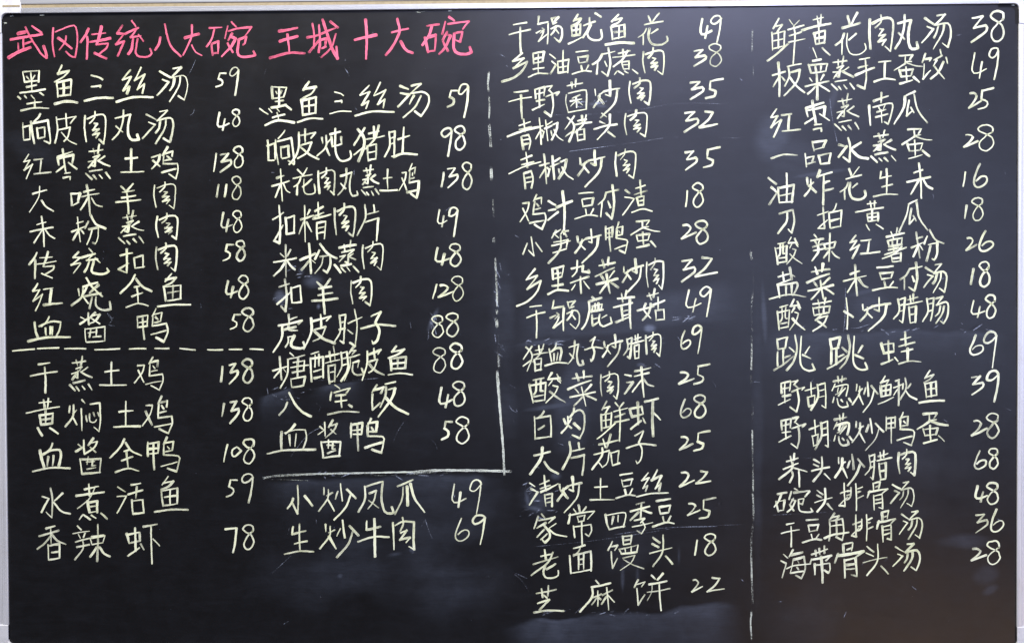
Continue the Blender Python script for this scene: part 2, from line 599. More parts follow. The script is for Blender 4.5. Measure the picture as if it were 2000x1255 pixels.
for a, b, n, inw in (((-W/2, H/2), (W/2, H/2), 420, (0, -1)), ((-W/2, -H/2), (W/2, -H/2), 420, (0, 1)),
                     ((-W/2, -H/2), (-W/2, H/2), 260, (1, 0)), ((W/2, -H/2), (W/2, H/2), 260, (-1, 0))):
    v, f = gap_shade(a, b, n, inw)
    mk('edge_gap_shade', v, f, M_BLACK)  # shadow of the gap between board and frame, put in as black strips

# flecks of torn white film under the top rail
for (x, y) in ((78, 30), (83, 30), (812, 24), (818, 25), (825, 23), (875, 22), (940, 21), (1076, 18), (1702, 11), (10, 45), (8, 47), (20, 32), (1978, 11), (1975, 10)):
    p = board(x + rng.uniform(-2, 2), y)
    q = board(x + rng.uniform(3, 7), y + rng.uniform(-1, 1.5))
    fl = Ink(0.0005)
    fl.ribbon([p, q], 1.6*PX, 0.8)
    fl.build('torn_film', M_RULE)

# ------------------------------------------------------------ handwriting
GLYPHS = {}
DATA = r'''
@0 20 3.846
ROW T 武冈传统八大碗
武 135 178 190 165/80 222 200 200 318 183/240 120 275 145 312 170/192 128 220 190 270 270 310 330 350 360/350 360 345 320 328 270/175 210 178 290/185 255 240 235/137 250 140 312/65 358 140 315 230 280
冈 400 135 395 250 410 350/415 165 530 120 570 130 582 240 565 355/565 355 530 345 495 312/437 210 540 290/497 195 490 240 445 300
传 665 140 645 185 605 242/655 200 658 250 652 368/690 183 795 172/675 240 828 212/762 125 750 185 725 260/725 260 812 250/812 250 800 285 740 335/710 322 800 365
统 920 115 880 175/880 175 935 178/935 178 870 258/870 258 935 235/935 235 885 345/990 80 1020 125/940 180 1040 135/1025 145 980 205/980 205 1060 195/1040 185 1078 235/1000 215 990 290 965 330/1035 215 1020 320 1050 350 1110 350 1140 325 1128 290
八 1205 205 1195 255 1165 300/1238 105 1255 190 1290 280 1360 348
大 1388 210 1495 180/1442 112 1440 190 1415 260 1375 340/1440 262 1470 315 1518 342
碗 1572 135 1668 130/1612 140 1590 220 1552 275/1590 258 1598 340/1590 255 1640 235 1638 328/1600 325 1638 320/1738 90 1775 125/1712 120 1690 215/1715 160 1780 140 1890 128/1890 128 1840 195/1745 175 1715 230/1735 200 1770 215 1740 270 1665 350/1710 250 1750 318/1790 225 1850 200 1840 250 1825 262/1795 230 1785 320 1810 350 1870 350 1918 340 1905 310
ROW L 墨鱼三丝汤 59
墨 170 465 185 540/172 465 295 455/295 455 290 540/200 500 222 525/262 490 240 525/185 540 290 530/232 470 240 610/200 578 275 562/150 622 340 595/135 650 155 668/185 642 200 662/235 640 260 668/300 620 328 640/262 675 262 735/205 705 315 690/158 755 262 735 368 738
鱼 465 415 435 478/435 478 520 455/520 455 480 500 410 540/425 540 435 655/430 545 535 522 530 640/440 592 525 580/478 545 478 640/440 645 530 635/412 705 500 685 582 695
三 685 490 740 505 772 522/685 575 755 567 752 582/635 682 740 660 850 660
丝 980 450 920 525/920 525 985 500/985 500 925 605/925 605 970 575/970 575 955 628/1060 430 1010 530/1010 530 1088 482/1088 482 1030 600/1030 600 1085 555/1085 555 1070 625/875 690 1000 655 1150 655
汤 1200 460 1278 505/1220 522 1268 540/1268 540 1180 640/1300 440 1362 430/1362 430 1285 510/1285 510 1380 492 1408 540 1405 600 1385 675/1385 675 1340 645/1310 515 1300 570 1275 605/1355 500 1345 570 1275 688
5 1698 475 1652 475/1652 475 1640 515/1640 515 1670 530 1666 560 1622 577
9 1792 456 1784 436 1765 430 1743 441 1728 468 1730 490 1748 496 1772 478 1791 452/1792 450 1782 540 1766 640
@0 200 4
ROW L 响皮肉丸汤 48
响 178 160 185 295/180 195 235 180/235 180 235 285/190 295 235 288/315 90 300 120 265 150/243 150 268 322/255 165 375 140 395 300 388 322/388 322 345 300/290 200 298 280/290 205 350 195 350 270/300 282 350 272
皮 440 115 450 220 430 318/445 135 595 110/595 110 550 165/515 88 522 205/460 215 550 195/550 195 530 270 500 305/480 235 540 300 600 328
肉 665 105 660 200 675 308/680 130 760 98 820 108 822 230 810 322/810 322 775 290/742 72 740 120 700 165/735 165 762 168/762 168 725 218/725 218 775 208/775 208 725 255/725 255 778 240/778 240 752 278
丸 900 125 1020 95/1020 95 1000 180 1005 260 1035 295 1085 290 1072 252/965 62 960 150 930 235 878 292/905 185 960 232
=汤 1120 62 1352 325
4 1715 80 1700 175 1730 190 1790 165/1758 130 1740 218
8 1864 94 1869 86 1868 67 1855 57 1840 56 1824 62 1815 77 1822 88 1837 99 1852 107 1865 120 1871 139 1872 154 1863 175 1848 188 1835 188 1824 179 1819 164 1823 143 1837 121 1850 105 1862 96 1868 88
ROW L 红枣蒸土鸡 138
红 225 405 185 465/185 465 235 452/235 452 188 530/188 530 255 482/255 482 205 598/265 450 335 440/322 450 312 545/265 560 400 545
枣 450 425 565 385/450 430 460 490/450 440 575 410 565 480/490 365 515 545/500 500 440 545/535 470 600 520/505 555 550 550/495 590 550 580/550 580 548 605
蒸 695 385 805 370/728 362 740 410/775 330 765 400/725 430 778 412/778 412 748 445/745 440 742 498 718 492/690 465 738 455/738 455 690 512/820 420 765 455/765 455 810 480 860 498/700 540 800 525/670 555 720 602/730 570 755 600/775 565 802 595/828 548 862 595
土 980 440 1075 432/1025 365 1025 535/945 545 1125 540
鸡 1185 430 1250 410/1250 410 1235 465 1185 520/1195 455 1250 500/1310 350 1270 415/1278 405 1350 382/1350 382 1345 422/1305 420 1330 440/1280 410 1275 480/1285 455 1340 445/1275 480 1385 478/1385 478 1392 520 1375 598/1375 598 1320 560/1265 548 1375 520
1 1690 400 1670 540
3 1722 410 1785 400/1785 400 1730 465/1730 465 1800 450 1805 480 1720 545
=8 1825 345 1898 510
ROW L 大味羊肉 118
大1 255 715 365 685/310 655 300 745 230 858/325 765 360 815 420 850
味 555 715 562 805/555 715 625 710/625 710 610 775/570 805 615 780/655 700 740 680/635 738 775 712/678 645 690 720 705 885/690 740 630 840/715 745 750 800 800 815
羊 945 655 980 690/1040 635 985 700/955 702 1050 688/950 745 1060 727/905 780 1100 760/990 700 1005 870
=肉 1205 620 1368 830
=1 1695 640 1710 740
=1 1755 640 1770 735
=8 1812 578 1885 760
@0 400 4
ROW L 未粉蒸肉 48
未 288 155 360 135/235 210 415 175/325 90 345 325/332 195 265 297/352 190 390 240 428 262
粉 600 145 650 130/560 210 665 168/605 95 628 290/620 190 570 275/632 195 655 225/690 130 665 185/710 80 750 150 825 185/695 190 770 175/770 175 765 260 745 305/745 305 725 295/720 195 705 250 680 310
=蒸 930 45 1125 305
=肉 1222 68 1388 268
=4 1728 62 1818 208
=8 1820 48 1888 215
ROW L 传统扣肉 58
=传 224 365 440 575
=统 558 340 848 538
扣 940 395 1035 375/990 345 992 440 990 530/990 530 925 505/925 505 1005 455/1048 415 1055 495/1048 415 1118 395/1118 395 1118 490/1055 495 1130 482
=肉 1215 300 1380 515
=5 1742 310 1825 436
=8 1845 282 1912 435
ROW L 红烧全鱼 48
=红 256 612 488 825
烧 612 655 620 710/680 640 650 690/650 650 638 720 560 785/640 700 690 770/675 570 720 640 800 715/650 640 762 605/770 625 700 690/650 715 790 690/720 720 700 810/750 715 750 785 800 820 865 815 858 755
全 1055 545 1020 610 940 690/1060 575 1110 635 1185 675/1050 642 1088 635/1030 715 1115 685/1070 642 1080 770/985 800 1080 770 1160 788
=鱼w 1232 535 1492 795
=4 1765 592 1855 722
=8 1862 552 1940 730
@0 600 4
ROW L 血酱鸭 58
血 385 72 365 110 325 150/270 115 280 190 298 235/305 148 400 110 475 115/475 115 465 175 440 225/355 160 360 215/395 152 392 210/412 150 408 212/220 265 360 235 550 232
酱 630 75 665 95/625 130 680 92/690 42 695 135/745 40 700 85/725 65 780 55/780 55 745 105 690 130/715 85 780 128/665 165 672 270/668 170 820 150/820 150 820 262/710 170 700 232/755 165 752 220/690 200 760 190/725 232 790 225/680 272 818 262
鸭1 1072 75 1075 160/1075 75 1155 60/1155 60 1150 145/1085 120 1150 108/1085 155 1150 145/1115 75 1128 250/1220 8 1190 70/1200 55 1265 40/1265 40 1255 110/1215 75 1235 95/1195 70 1190 145/1205 120 1255 108/1190 145 1300 125/1300 125 1312 190 1280 268/1280 268 1220 235/1180 212 1300 180
=5 1800 55 1878 170
=8 1893 5 1980 185
ROW L 干蒸土鸡 138
干 300 445 390 432/238 535 340 515 448 500/350 465 355 665
=蒸 545 380 720 650
=土 780 425 990 612
鸡d 1075 455 1128 450/1128 450 1110 510 1050 590/1080 490 1125 585/1195 388 1165 440/1175 430 1235 415/1235 415 1230 462/1195 455 1210 475/1172 440 1168 535/1180 500 1230 490/1168 535 1270 520/1270 520 1275 570 1245 645/1245 645 1180 610/1138 600 1265 575
=1 1728 460 1740 578
=3 1790 440 1855 595
=8 1895 405 1975 585
ROW L 黄焖土鸡 138
黄 305 745 400 735/340 720 350 785/378 710 372 780/205 825 340 795 465 775/310 840 322 915/310 842 415 825/415 825 408 905/320 877 405 865/358 800 358 905/322 915 408 903/295 940 330 1000/390 940 455 985
焖 545 770 540 820/600 800 570 830/575 760 570 850 510 930/565 850 600 915/640 720 665 748/635 790 640 960/705 755 780 745 785 880 775 968/775 968 735 935/672 845 680 890/700 830 705 890 740 895 755 875/730 820 740 850/765 820 775 850
=土 890 730 1100 930
=鸡d 1108 695 1350 985
=1 1735 750 1750 850
=3 1798 730 1865 905
=8 1897 705 1972 885
@0 850 4
ROW L 血酱全鸭 108
血e 410 60 395 100 355 135/312 115 325 180 345 245/330 150 400 115 465 110/465 110 478 150 460 235/378 165 370 238/420 155 412 235/255 280 400 250 548 255
酱e 610 68 640 92/592 125 650 90/655 35 660 140/730 20 690 75/700 60 760 45/760 45 735 95 660 145/705 90 750 130/625 180 640 300/630 185 790 180/790 180 780 290/690 165 682 225/725 185 720 235 750 232/675 205 740 200/680 262 750 248/645 298 785 285
=全 857 25 1108 285
鸭 1155 50 1155 160/1160 65 1240 50/1240 50 1235 135/1165 105 1235 98/1165 142 1235 135/1200 60 1205 265/1305 12 1280 68/1285 58 1355 45/1355 45 1345 115/1308 85 1325 102/1280 70 1280 150/1290 125 1345 115/1280 150 1395 160 1400 200 1380 280/1380 280 1310 255/1258 240 1385 205
=1 1748 70 1778 205
0 1850 88 1815 112 1815 155 1840 160 1885 118 1850 88
=8 1900 28 1985 218
ROW L 水煮活鱼 59
水 395 410 410 500 405 640/405 640 360 595/330 475 382 492/382 492 325 598/490 450 425 510/420 520 480 590 550 610
煮 660 420 770 395/695 378 700 470/595 470 815 440/745 395 700 490 605 570/685 510 700 600/690 522 760 510/760 510 760 600/700 555 755 548/700 600 760 590/650 615 620 655/655 618 705 655/715 620 750 645/790 605 838 650
活 920 400 980 438/915 475 988 470/988 470 915 605/1025 385 1100 372/1000 460 1115 425/1070 400 1062 490/1030 500 1040 610/1035 510 1115 500/1115 500 1125 600/1040 610 1125 600
鱼w 1315 318 1265 385/1275 372 1355 355/1355 355 1320 395 1258 422/1260 430 1275 550/1265 432 1385 410/1385 410 1385 530/1285 480 1385 467/1330 420 1330 540/1285 545 1385 530/1208 595 1340 577 1470 578
=5 1768 345 1855 478
=9 1890 298 1978 520
ROW L 香辣虾 78
香 360 725 430 705/305 785 460 740/395 720 400 840/400 775 350 840 292 885/405 770 450 820 515 848/375 850 380 972/380 860 465 845/465 845 465 955/405 912 455 905/385 967 465 955
辣 605 705 635 735/570 765 700 745/612 770 628 800/665 760 652 795/590 830 705 800/600 870 700 850/645 810 650 880 585 968/715 790 810 775/705 802 720 850/710 802 820 780/820 780 805 832/720 850 805 835/765 692 760 980/755 870 705 945/780 870 815 920 860 942
虾 990 765 1010 840/995 775 1090 755/1090 755 1095 820/1010 838 1095 820/1055 720 1060 900/1000 938 1090 875/1100 845 1125 890/1120 710 1230 690/1180 705 1188 1000/1195 805 1248 860
7 1760 730 1848 722/1848 722 1835 850 1820 912
=8 1897 695 1980 885
@500 20 4
ROW T 王城十大碗
王 180 165 325 138/185 245 325 205/245 190 262 335/108 375 260 335 382 338
城 440 105 455 200 450 300/400 215 490 195/415 330 500 230/492 115 500 250 490 330/500 190 625 140/520 75 545 150 590 290 638 380/638 380 628 285/580 90 640 138/625 185 590 290 510 370/505 235 548 222/548 222 540 285/515 300 545 285
十 770 232 940 195/855 75 865 200 860 382
大 1060 175 1190 145/1105 68 1120 170 1070 280 1015 352/1130 245 1170 310 1225 335
碗 1335 125 1430 112/1375 125 1350 200 1300 275/1320 215 1345 330/1345 215 1405 195/1405 195 1395 320/1340 325 1395 318/1508 55 1550 85/1480 90 1455 190/1500 110 1665 88/1665 88 1615 150/1495 170 1460 235/1490 190 1520 200/1520 200 1480 290 1430 345/1460 245 1500 320/1545 185 1612 170/1612 170 1595 250/1595 250 1560 235/1548 190 1545 300 1580 340 1640 345 1685 330 1670 290
ROW L 墨鱼三丝汤 59
墨f 125 600 130 690/125 600 240 605/240 605 215 680/155 635 165 655/200 630 190 655/135 690 215 680/180 610 180 750/150 715 215 705/120 762 235 740/30 770 95 815/100 770 125 800/160 765 185 795/225 740 275 778/165 800 180 865/130 840 225 815/72 900 170 862 300 878
鱼f 415 560 370 625/385 615 470 600/470 600 435 650 365 690/355 700 365 825/365 705 470 680/470 680 465 805/375 752 460 740/415 700 415 810/370 818 465 802/325 875 430 845 522 850
=三 575 640 745 808
=丝 768 568 1080 828
汤f 1125 592 1190 618/1128 648 1200 660/1200 660 1110 755/1215 592 1290 575/1290 575 1210 650/1210 650 1300 640 1348 670 1345 740 1290 828/1290 828 1240 790/1235 668 1200 735/1290 670 1240 760 1150 840
=5 1495 628 1575 758
=9 1587 575 1660 838
@500 240 4
ROW L 响皮炖猪肚 98
=响 88 60 300 325
皮g 335 75 335 180 310 260 260 325/340 100 465 75/465 75 430 120/385 50 385 160/345 178 435 152/435 152 400 230 325 278/350 190 420 250 490 285
炖 515 115 522 162/585 125 550 165/548 100 545 190 475 260/545 190 575 255/580 90 660 70/590 110 598 185/598 185 670 165/665 110 668 165/620 45 622 220 660 295 720 290 745 262 735 220
猪 850 40 765 175/795 50 840 110 845 180 800 300/840 190 765 250/880 85 960 65/920 30 925 115/850 130 1005 102/960 20 930 120 855 205/870 180 878 300/875 182 940 165/940 165 935 285/880 232 935 222/880 292 935 280
肚 1040 70 1045 180 1005 265/1045 75 1085 65/1085 65 1080 260/1080 260 1060 262/1050 122 1080 112/1050 167 1080 157/1110 130 1200 100/1155 35 1145 240/1075 268 1150 240 1260 248
=9 1450 40 1530 260
=8 1552 25 1632 208
ROW L 未花肉丸蒸土鸡 138
=未 122 360 268 612
花g 290 435 440 405/325 365 370 415/400 352 365 415/350 430 330 475 295 500/325 475 320 562/435 440 365 500/375 440 375 530 400 558 460 545 455 480
=肉 482 352 615 560
=丸 640 360 798 568
=蒸 820 328 962 565
=土 968 365 1105 528
=鸡d 1118 322 1273 590
=1 1448 385 1466 498
=3 1497 350 1573 506
=8 1612 310 1684 518
ROW L 扣精肉片 49
扣g 130 755 215 700/180 645 190 780 185 940/185 940 140 920/145 915 210 800/230 740 240 870/235 745 300 725/300 725 298 855/240 870 300 858
精 380 645 385 930/350 755 450 722/420 680 400 722/380 760 335 868/395 775 435 850/460 690 525 655/450 735 530 700/445 750 585 715/485 620 490 745/475 780 480 910/480 782 545 770/545 770 535 905/485 822 535 812/485 862 535 852
=肉 612 630 770 888
片 850 640 855 740 790 880/920 640 925 700/865 715 960 690/855 775 955 745/955 745 942 922
=4 1422 680 1495 812
=9 1507 660 1575 888
@500 460 4
ROW L 米粉蒸肉 48
米 190 140 220 168/270 110 245 160/138 208 315 175/232 72 235 325/230 205 190 265 138 315/245 195 270 235 305 265
粉h 345 190 465 140/415 62 430 295/422 190 355 268/435 190 465 215/500 65 560 140 632 178/495 115 460 185/500 165 580 155/580 155 580 230 555 290/555 290 525 268/525 170 510 230 460 295
蒸h 650 95 780 72/688 70 695 115/740 38 735 95/670 130 765 110/765 110 720 150/655 165 700 152/700 152 650 205/720 150 718 212 695 205/760 140 725 165/725 165 780 188/665 235 745 222/615 228 662 290/665 250 700 285/710 245 735 278/760 238 802 285
=肉 832 45 990 272
=4 1402 95 1515 228
=8 1513 65 1600 238
ROW L 扣羊肉 128
扣h 180 402 260 375/225 340 240 460 230 592/230 592 195 550/165 535 270 440/275 405 282 525/280 410 345 390/345 390 355 515/282 525 355 518
=羊 440 335 640 615
=肉 742 318 900 548
=1 1380 380 1412 490
2 1440 388 1468 386 1490 394 1500 406/1500 406 1480 436 1424 480/1424 480 1480 462 1545 436
=8 1530 320 1620 508
ROW L 虎皮肘子 88
虎 255 615 260 690/265 655 320 635/175 702 250 690 360 662/360 662 330 690/205 700 200 800 135 910/215 735 310 712/255 690 258 735 325 740/250 790 252 835 230 870/250 792 300 780/300 780 275 840 290 870 350 880 380 865 370 830
皮h 430 645 432 750 375 888/440 668 585 628/585 628 550 665/505 615 510 715/455 735 545 710/545 710 510 790 445 825/450 740 520 800 618 840
肘 650 620 660 740 610 835/655 625 700 615/700 615 690 740 685 838/685 838 655 820/655 680 695 670/650 735 695 722/720 685 830 635/770 575 790 700 775 865/775 865 735 835/715 735 755 765
子 900 630 975 595/975 595 930 680/935 680 965 740 945 820 915 842/915 842 905 820/820 725 950 695 1090 705
=8 1372 625 1460 793
=8 1485 605 1580 786
@500 670 4
ROW L 糖醋脆皮鱼 88
糖 130 215 245 180/185 105 200 285/195 205 140 270/215 200 235 225/265 75 295 100/245 125 382 92/250 130 245 240 190 350/290 150 380 135/380 135 372 210/270 190 410 170/285 228 380 212/330 115 325 270/272 275 280 345/280 278 385 258/385 258 370 330/285 342 370 330
醋 430 85 490 65/425 115 435 300/430 120 525 105/525 105 525 270/462 90 460 185/492 85 492 175/450 222 515 202/455 272 515 258/545 105 650 80/575 65 585 150/605 20 618 140/540 155 655 128/565 172 575 315/570 177 620 165/620 165 615 300/580 227 615 220/580 302 615 292
脆 665 70 670 180 630 265/670 77 710 65/710 65 718 200 665 295/675 122 710 112/675 172 710 162/765 25 725 82/740 60 780 55/780 55 750 90/725 112 810 88/735 110 735 180 690 290/755 152 805 137/805 137 795 190/758 155 755 220 790 248 845 237 825 195
=皮h 830 38 1000 290
=鱼 1030 18 1225 248
=8 1382 38 1480 228
=8 1515 5 1610 198
ROW L 八宝饭 48
八i 245 460 225 510 180 560/258 385 310 480 370 540 430 570
宝 615 325 655 355/590 380 580 445/610 385 735 350/735 350 705 390/625 408 700 400/620 455 710 443/665 400 670 500/725 480 750 495/560 555 680 532 805 537
饭 945 325 905 385/920 365 1000 342/1000 342 975 390/910 395 910 520/910 520 970 465/1010 318 1090 300/1015 340 1010 410 970 500/1030 362 1088 350/1088 350 1060 430 955 575/1010 420 1090 500 1190 552
=4 1432 340 1538 500
=8 1537 298 1630 486
ROW L 血酱鸭 58
血i 305 632 280 665 230 705/200 690 200 835/220 700 310 675 385 675/385 675 395 740 365 830/260 715 268 800/315 705 305 805/88 862 220 835 465 828
=酱e 480 600 660 893
=鸭 745 582 995 853
=5 1452 610 1530 752
=8 1562 575 1663 780
@500 890 4
ROW L 小炒凤爪 49
小 325 228 330 350 325 450/325 450 285 365/290 330 275 370 245 410/380 310 440 388
炒 530 245 530 300/598 285 555 310/565 260 560 330 490 430/560 335 612 428/640 275 620 335/660 215 675 350/710 260 780 330/740 300 700 400 610 498
凤 850 235 850 340 800 435/855 240 990 198/990 198 980 330 1005 430 1045 448 1075 440 1060 395/885 290 940 268/940 268 920 350 875 412/880 345 960 405
爪 1105 235 1225 185/1150 240 1140 340 1085 455/1180 235 1185 385/1205 215 1240 330 1318 438
=4 1532 218 1640 400
=9 1672 185 1760 455
ROW L 生炒牛肉 69
生 290 550 282 610/282 610 390 582/300 685 400 662/340 530 345 740/222 765 340 742 450 745
=炒 502 500 800 793
牛 865 505 862 575/862 575 972 550/795 668 920 630 1040 632/925 490 930 785
肉j 1070 520 1078 730/1085 542 1150 510 1235 515 1235 730/1235 730 1195 705/1145 478 1150 530 1125 590/1130 600 1178 578/1178 578 1122 655/1122 655 1205 635/1205 635 1172 675
6 1605 485 1580 545 1560 605 1560 642 1585 662 1622 655 1655 628 1665 600 1655 580 1630 576 1602 590 1578 612
=9 1697 458 1790 693
@970 20 4
ROW L 干锅鱿鱼花 49
干w 130 115 235 98/97 192 180 170 265 152/185 135 190 340
锅 330 50 322 110/322 110 402 93/355 140 372 152 340 182/310 180 350 158/368 165 355 200 325 248/330 245 400 185/402 105 396 265/430 65 440 112/430 67 485 55/485 55 447 97/440 110 470 97/425 147 480 125 510 148 508 215 490 250/490 250 450 215/462 125 455 155 425 195/462 150 485 185
鱿 635 35 600 88/610 78 660 65/660 65 640 95 598 118/585 122 590 205/590 124 655 110/655 110 650 195/620 112 620 192/590 162 650 150/590 202 650 192/560 265 690 200/680 122 770 90/725 60 722 130 675 215/738 115 708 190 740 230 800 235 822 210 815 155/770 25 815 55
=鱼w 852 34 1075 270
花 1155 115 1300 88/1185 45 1205 95/1270 25 1215 95/1170 145 1150 185 1105 215/1145 185 1145 272/1260 150 1205 185/1195 145 1185 210 1215 265 1290 270 1335 240 1328 205
=4 1592 70 1680 218
=9 1677 42 1753 253
ROW L 乡里油豆付煮肉 38
乡 200 335 125 400/125 400 215 377/215 377 130 455/130 455 240 402/240 402 200 475 130 530 42 558
里 285 340 290 420/285 340 370 325/370 325 360 400/295 382 355 370/295 415 355 402/325 345 325 500/285 462 370 450/248 525 320 495 402 498
油 415 345 460 380/430 400 465 428/465 428 420 498/475 400 480 490/480 402 565 387/565 387 555 490/520 315 520 482/480 450 555 437/480 490 555 482
豆 620 328 715 318/635 365 645 415/640 368 715 358/715 358 705 405/645 415 700 405/660 435 670 478/718 430 695 472/590 500 680 475 740 480
付 825 345 800 390 750 425/790 400 782 500/820 345 925 322/872 295 888 420 865 515/865 515 820 480/845 400 862 440
=煮 902 307 1098 503
=肉 1142 297 1303 503
=3 1542 312 1633 440
=8 1657 264 1753 438
ROW L 干野菌炒肉 35
=干w 97 630 275 846
野 300 620 305 690/300 620 375 600/375 600 370 672/305 657 365 643/335 610 335 760/310 712 375 700/280 780 375 735/385 600 435 590/435 590 405 630/412 628 435 650/385 677 450 650/450 650 488 640 468 665/435 660 442 750 425 830/425 830 375 795
菌 550 592 672 570/585 565 590 612/620 540 615 600/545 660 540 720 560 800/560 650 680 625 702 645 700 775/650 662 590 690/575 712 665 695/620 680 625 762/615 715 578 752/635 712 672 742/560 800 700 775
=炒k 755 557 960 848
=肉 1037 532 1200 740
=3 1514 557 1612 698
=5k 1632 535 1768 688
@970 220 4
ROW L 青椒猪头肉 32
=青 82 48 325 288
=椒 302 42 520 248
=猪 534 17 742 226
头 820 5 860 35/805 70 848 87/760 130 850 105 940 92/885 15 875 110 785 212/870 150 925 190
=肉 1002 -18 1172 186
=3 1467 -6 1572 153
2k 1630 -8 1690 0/1690 0 1650 60 1585 115/1585 115 1725 90
ROW L 青椒炒肉 35
青 188 370 275 335/195 407 290 385/95 478 220 420 345 385/228 310 240 430/210 475 225 595/215 475 270 457/270 457 285 520 272 590/225 512 270 502/228 547 275 537
椒 335 415 410 395/370 325 390 555/385 430 335 510/395 430 415 450/435 340 450 520/440 388 495 355/420 422 490 395/415 440 400 498/485 440 490 478/500 385 545 367/545 367 530 440 485 515/510 425 545 485 598 522
炒k 650 355 655 402/720 375 665 410/690 385 680 430 635 492/680 420 720 468/720 375 845 345/765 295 772 410/772 410 735 395/820 360 800 460 690 580
=肉 927 282 1080 513
=3 1472 300 1560 446
5k 1745 270 1650 290/1650 290 1645 355/1645 355 1690 372 1680 410 1615 428
ROW L 鸡汁豆付渣 18
=鸡d 180 637 385 913
汁 405 690 460 722/405 765 460 755/400 840 480 775/470 740 590 690/515 615 530 760 525 950
=豆 610 622 785 828
=付 787 567 955 828
渣 1005 605 1040 630/1000 660 1075 672/1075 672 985 800/1085 592 1160 567/1075 642 1175 610/1120 528 1130 645/1095 665 1110 725/1100 662 1150 652/1150 652 1148 720/1108 692 1145 685/1108 725 1148 720/1055 780 1140 752 1215 770
=1 1477 612 1490 733
=8 1532 552 1613 736
@970 430 4
ROW L 小笋炒鸭蛋 28
小m 270 130 292 278/292 278 250 235/240 180 205 265/305 175 355 245
笋 465 80 430 140/445 108 500 72/455 112 485 138/530 60 500 110/510 88 560 82/530 95 548 130/445 172 555 152/555 152 545 215/430 200 575 160/440 255 545 222/500 120 495 230 405 335
=炒k 612 70 818 333
=鸭 850 17 1017 260
=蛋 1047 2 1273 220
=2 1442 37 1560 143
=8 1552 7 1648 183
ROW L 乡里杂菜炒肉 32
=乡 150 382 343 666
=里 400 362 555 578
杂 585 378 675 355/675 355 670 400 725 408 718 388/630 315 625 400 590 440/575 490 720 440/655 440 660 570/615 500 585 545/680 475 725 535
菜 800 355 925 330/825 310 840 370/875 290 870 350/770 440 850 400 920 370/815 430 838 465/920 395 878 455/780 500 945 455/858 420 868 480 885 570/865 490 805 570/885 480 950 525
=炒k 982 307 1145 566
=肉 1172 294 1303 538
=3 1447 307 1548 478
=2k 1552 292 1722 438
ROW L 干锅鹿茸菇 49
=干w 234 662 378 918
=锅 422 622 643 860
鹿 745 600 780 625/720 637 820 605/720 640 725 700 700 800 665 850/745 672 825 655/750 672 742 720/825 655 815 702/730 712 830 697/770 650 770 712/795 645 795 702/745 740 750 822/750 822 800 790/745 772 790 762/805 735 800 790 830 828 900 800 888 755/860 740 820 765
茸 945 612 1075 600/975 570 985 640/1015 550 1005 612/912 680 1060 645/1040 620 1048 845/975 672 985 780/980 712 1040 697/980 748 1040 730/930 797 1045 752
菇 1175 592 1265 567/1190 570 1210 622/1235 535 1225 600/1165 650 1150 700 1205 765/1205 650 1190 720 1140 780/1100 705 1230 672/1220 662 1312 625/1260 600 1262 692/1240 702 1245 780/1240 705 1305 695/1305 695 1310 775/1245 780 1310 772
=4 1482 547 1600 713
=9 1592 517 1675 756
@970 630 4
ROW L 猪血丸子炒腊肉 69
=猪 207 167 405 378
=血e 377 157 548 333
=丸 554 142 680 328
=子 687 117 828 298
=炒k 830 97 983 343
=腊 992 92 1148 280
=肉 1162 74 1280 256
=6 1442 62 1515 203
=9 1527 22 1600 238
ROW L 酸菜肉沫 25
酸 285 448 370 430/255 480 285 625/265 490 385 467/385 467 375 605/308 450 308 530 290 560/345 445 342 530 368 532/290 577 370 562/290 612 370 602/432 390 400 442/400 442 495 432/470 400 500 455/435 450 405 490/475 445 500 470/440 490 480 498/480 498 455 550 385 625/415 535 470 580 540 622
=菜 557 377 776 648
=肉 810 377 950 593
沫 1000 405 1050 415/1015 465 1065 462/1065 462 1000 555/1080 378 1205 350/1075 418 1190 390/1130 345 1150 580/1130 450 1060 540/1150 440 1180 480 1228 495
=2 1422 387 1543 478
=5k 1542 322 1665 478
ROW L 白灼鲜虾 68
白 370 690 350 720 320 745/295 730 300 910/300 747 420 725/420 725 425 890/325 832 375 802/310 902 425 887
灼 525 750 540 790/585 745 560 785/555 730 555 800 505 860/555 795 585 822/605 665 600 700 570 738/590 705 650 680 685 720 680 830 650 900/650 900 590 875/605 785 650 828
=鲜 787 612 1030 928
=虾 1042 592 1280 886
=6 1437 597 1520 740
=8 1540 564 1633 740
@970 820 4
ROW L 大片茄子 25
=大1 264 207 483 423
=片 510 174 688 423
茄 800 190 950 155/830 145 850 212/890 110 860 218/760 268 880 235/880 235 865 330 825 368/825 368 798 330/825 215 820 280 745 385/890 250 905 350/895 257 955 237/955 237 945 345/905 352 960 335
=子 1012 87 1246 336
=2 1430 130 1533 230
=5k 1542 84 1665 238
ROW L 清炒土豆丝 22
清 258 490 300 518/268 535 320 560/320 560 255 662/335 502 410 470/340 535 420 507/345 560 480 495/372 430 385 550/375 580 385 670/380 582 435 572/435 572 432 672/385 612 430 603/390 643 430 634
=炒k 477 442 670 716
=土 727 452 918 623
=豆 932 417 1083 608
=丝 1092 390 1343 600
=2 1430 407 1543 518
=2k 1557 397 1673 493
ROW L 家常四季豆 25
家 350 730 375 762/325 750 292 845/330 782 455 755/455 755 405 802/385 800 315 842/370 820 410 870 415 915 378 955/378 955 350 925/375 850 315 912/395 885 345 930/465 805 400 850/410 850 460 890 548 908
常 640 660 650 712/600 690 622 722/700 675 668 718/575 730 560 805/565 742 765 710/765 710 710 772/630 752 640 792/630 752 690 740/690 740 680 787/640 792 685 782/600 825 610 915/605 832 735 812/735 812 742 860 720 905/720 905 692 885/665 790 670 985
四 850 735 860 800 880 855/855 742 985 720 1010 740 990 835/912 750 900 812/950 740 948 792/880 852 1000 827
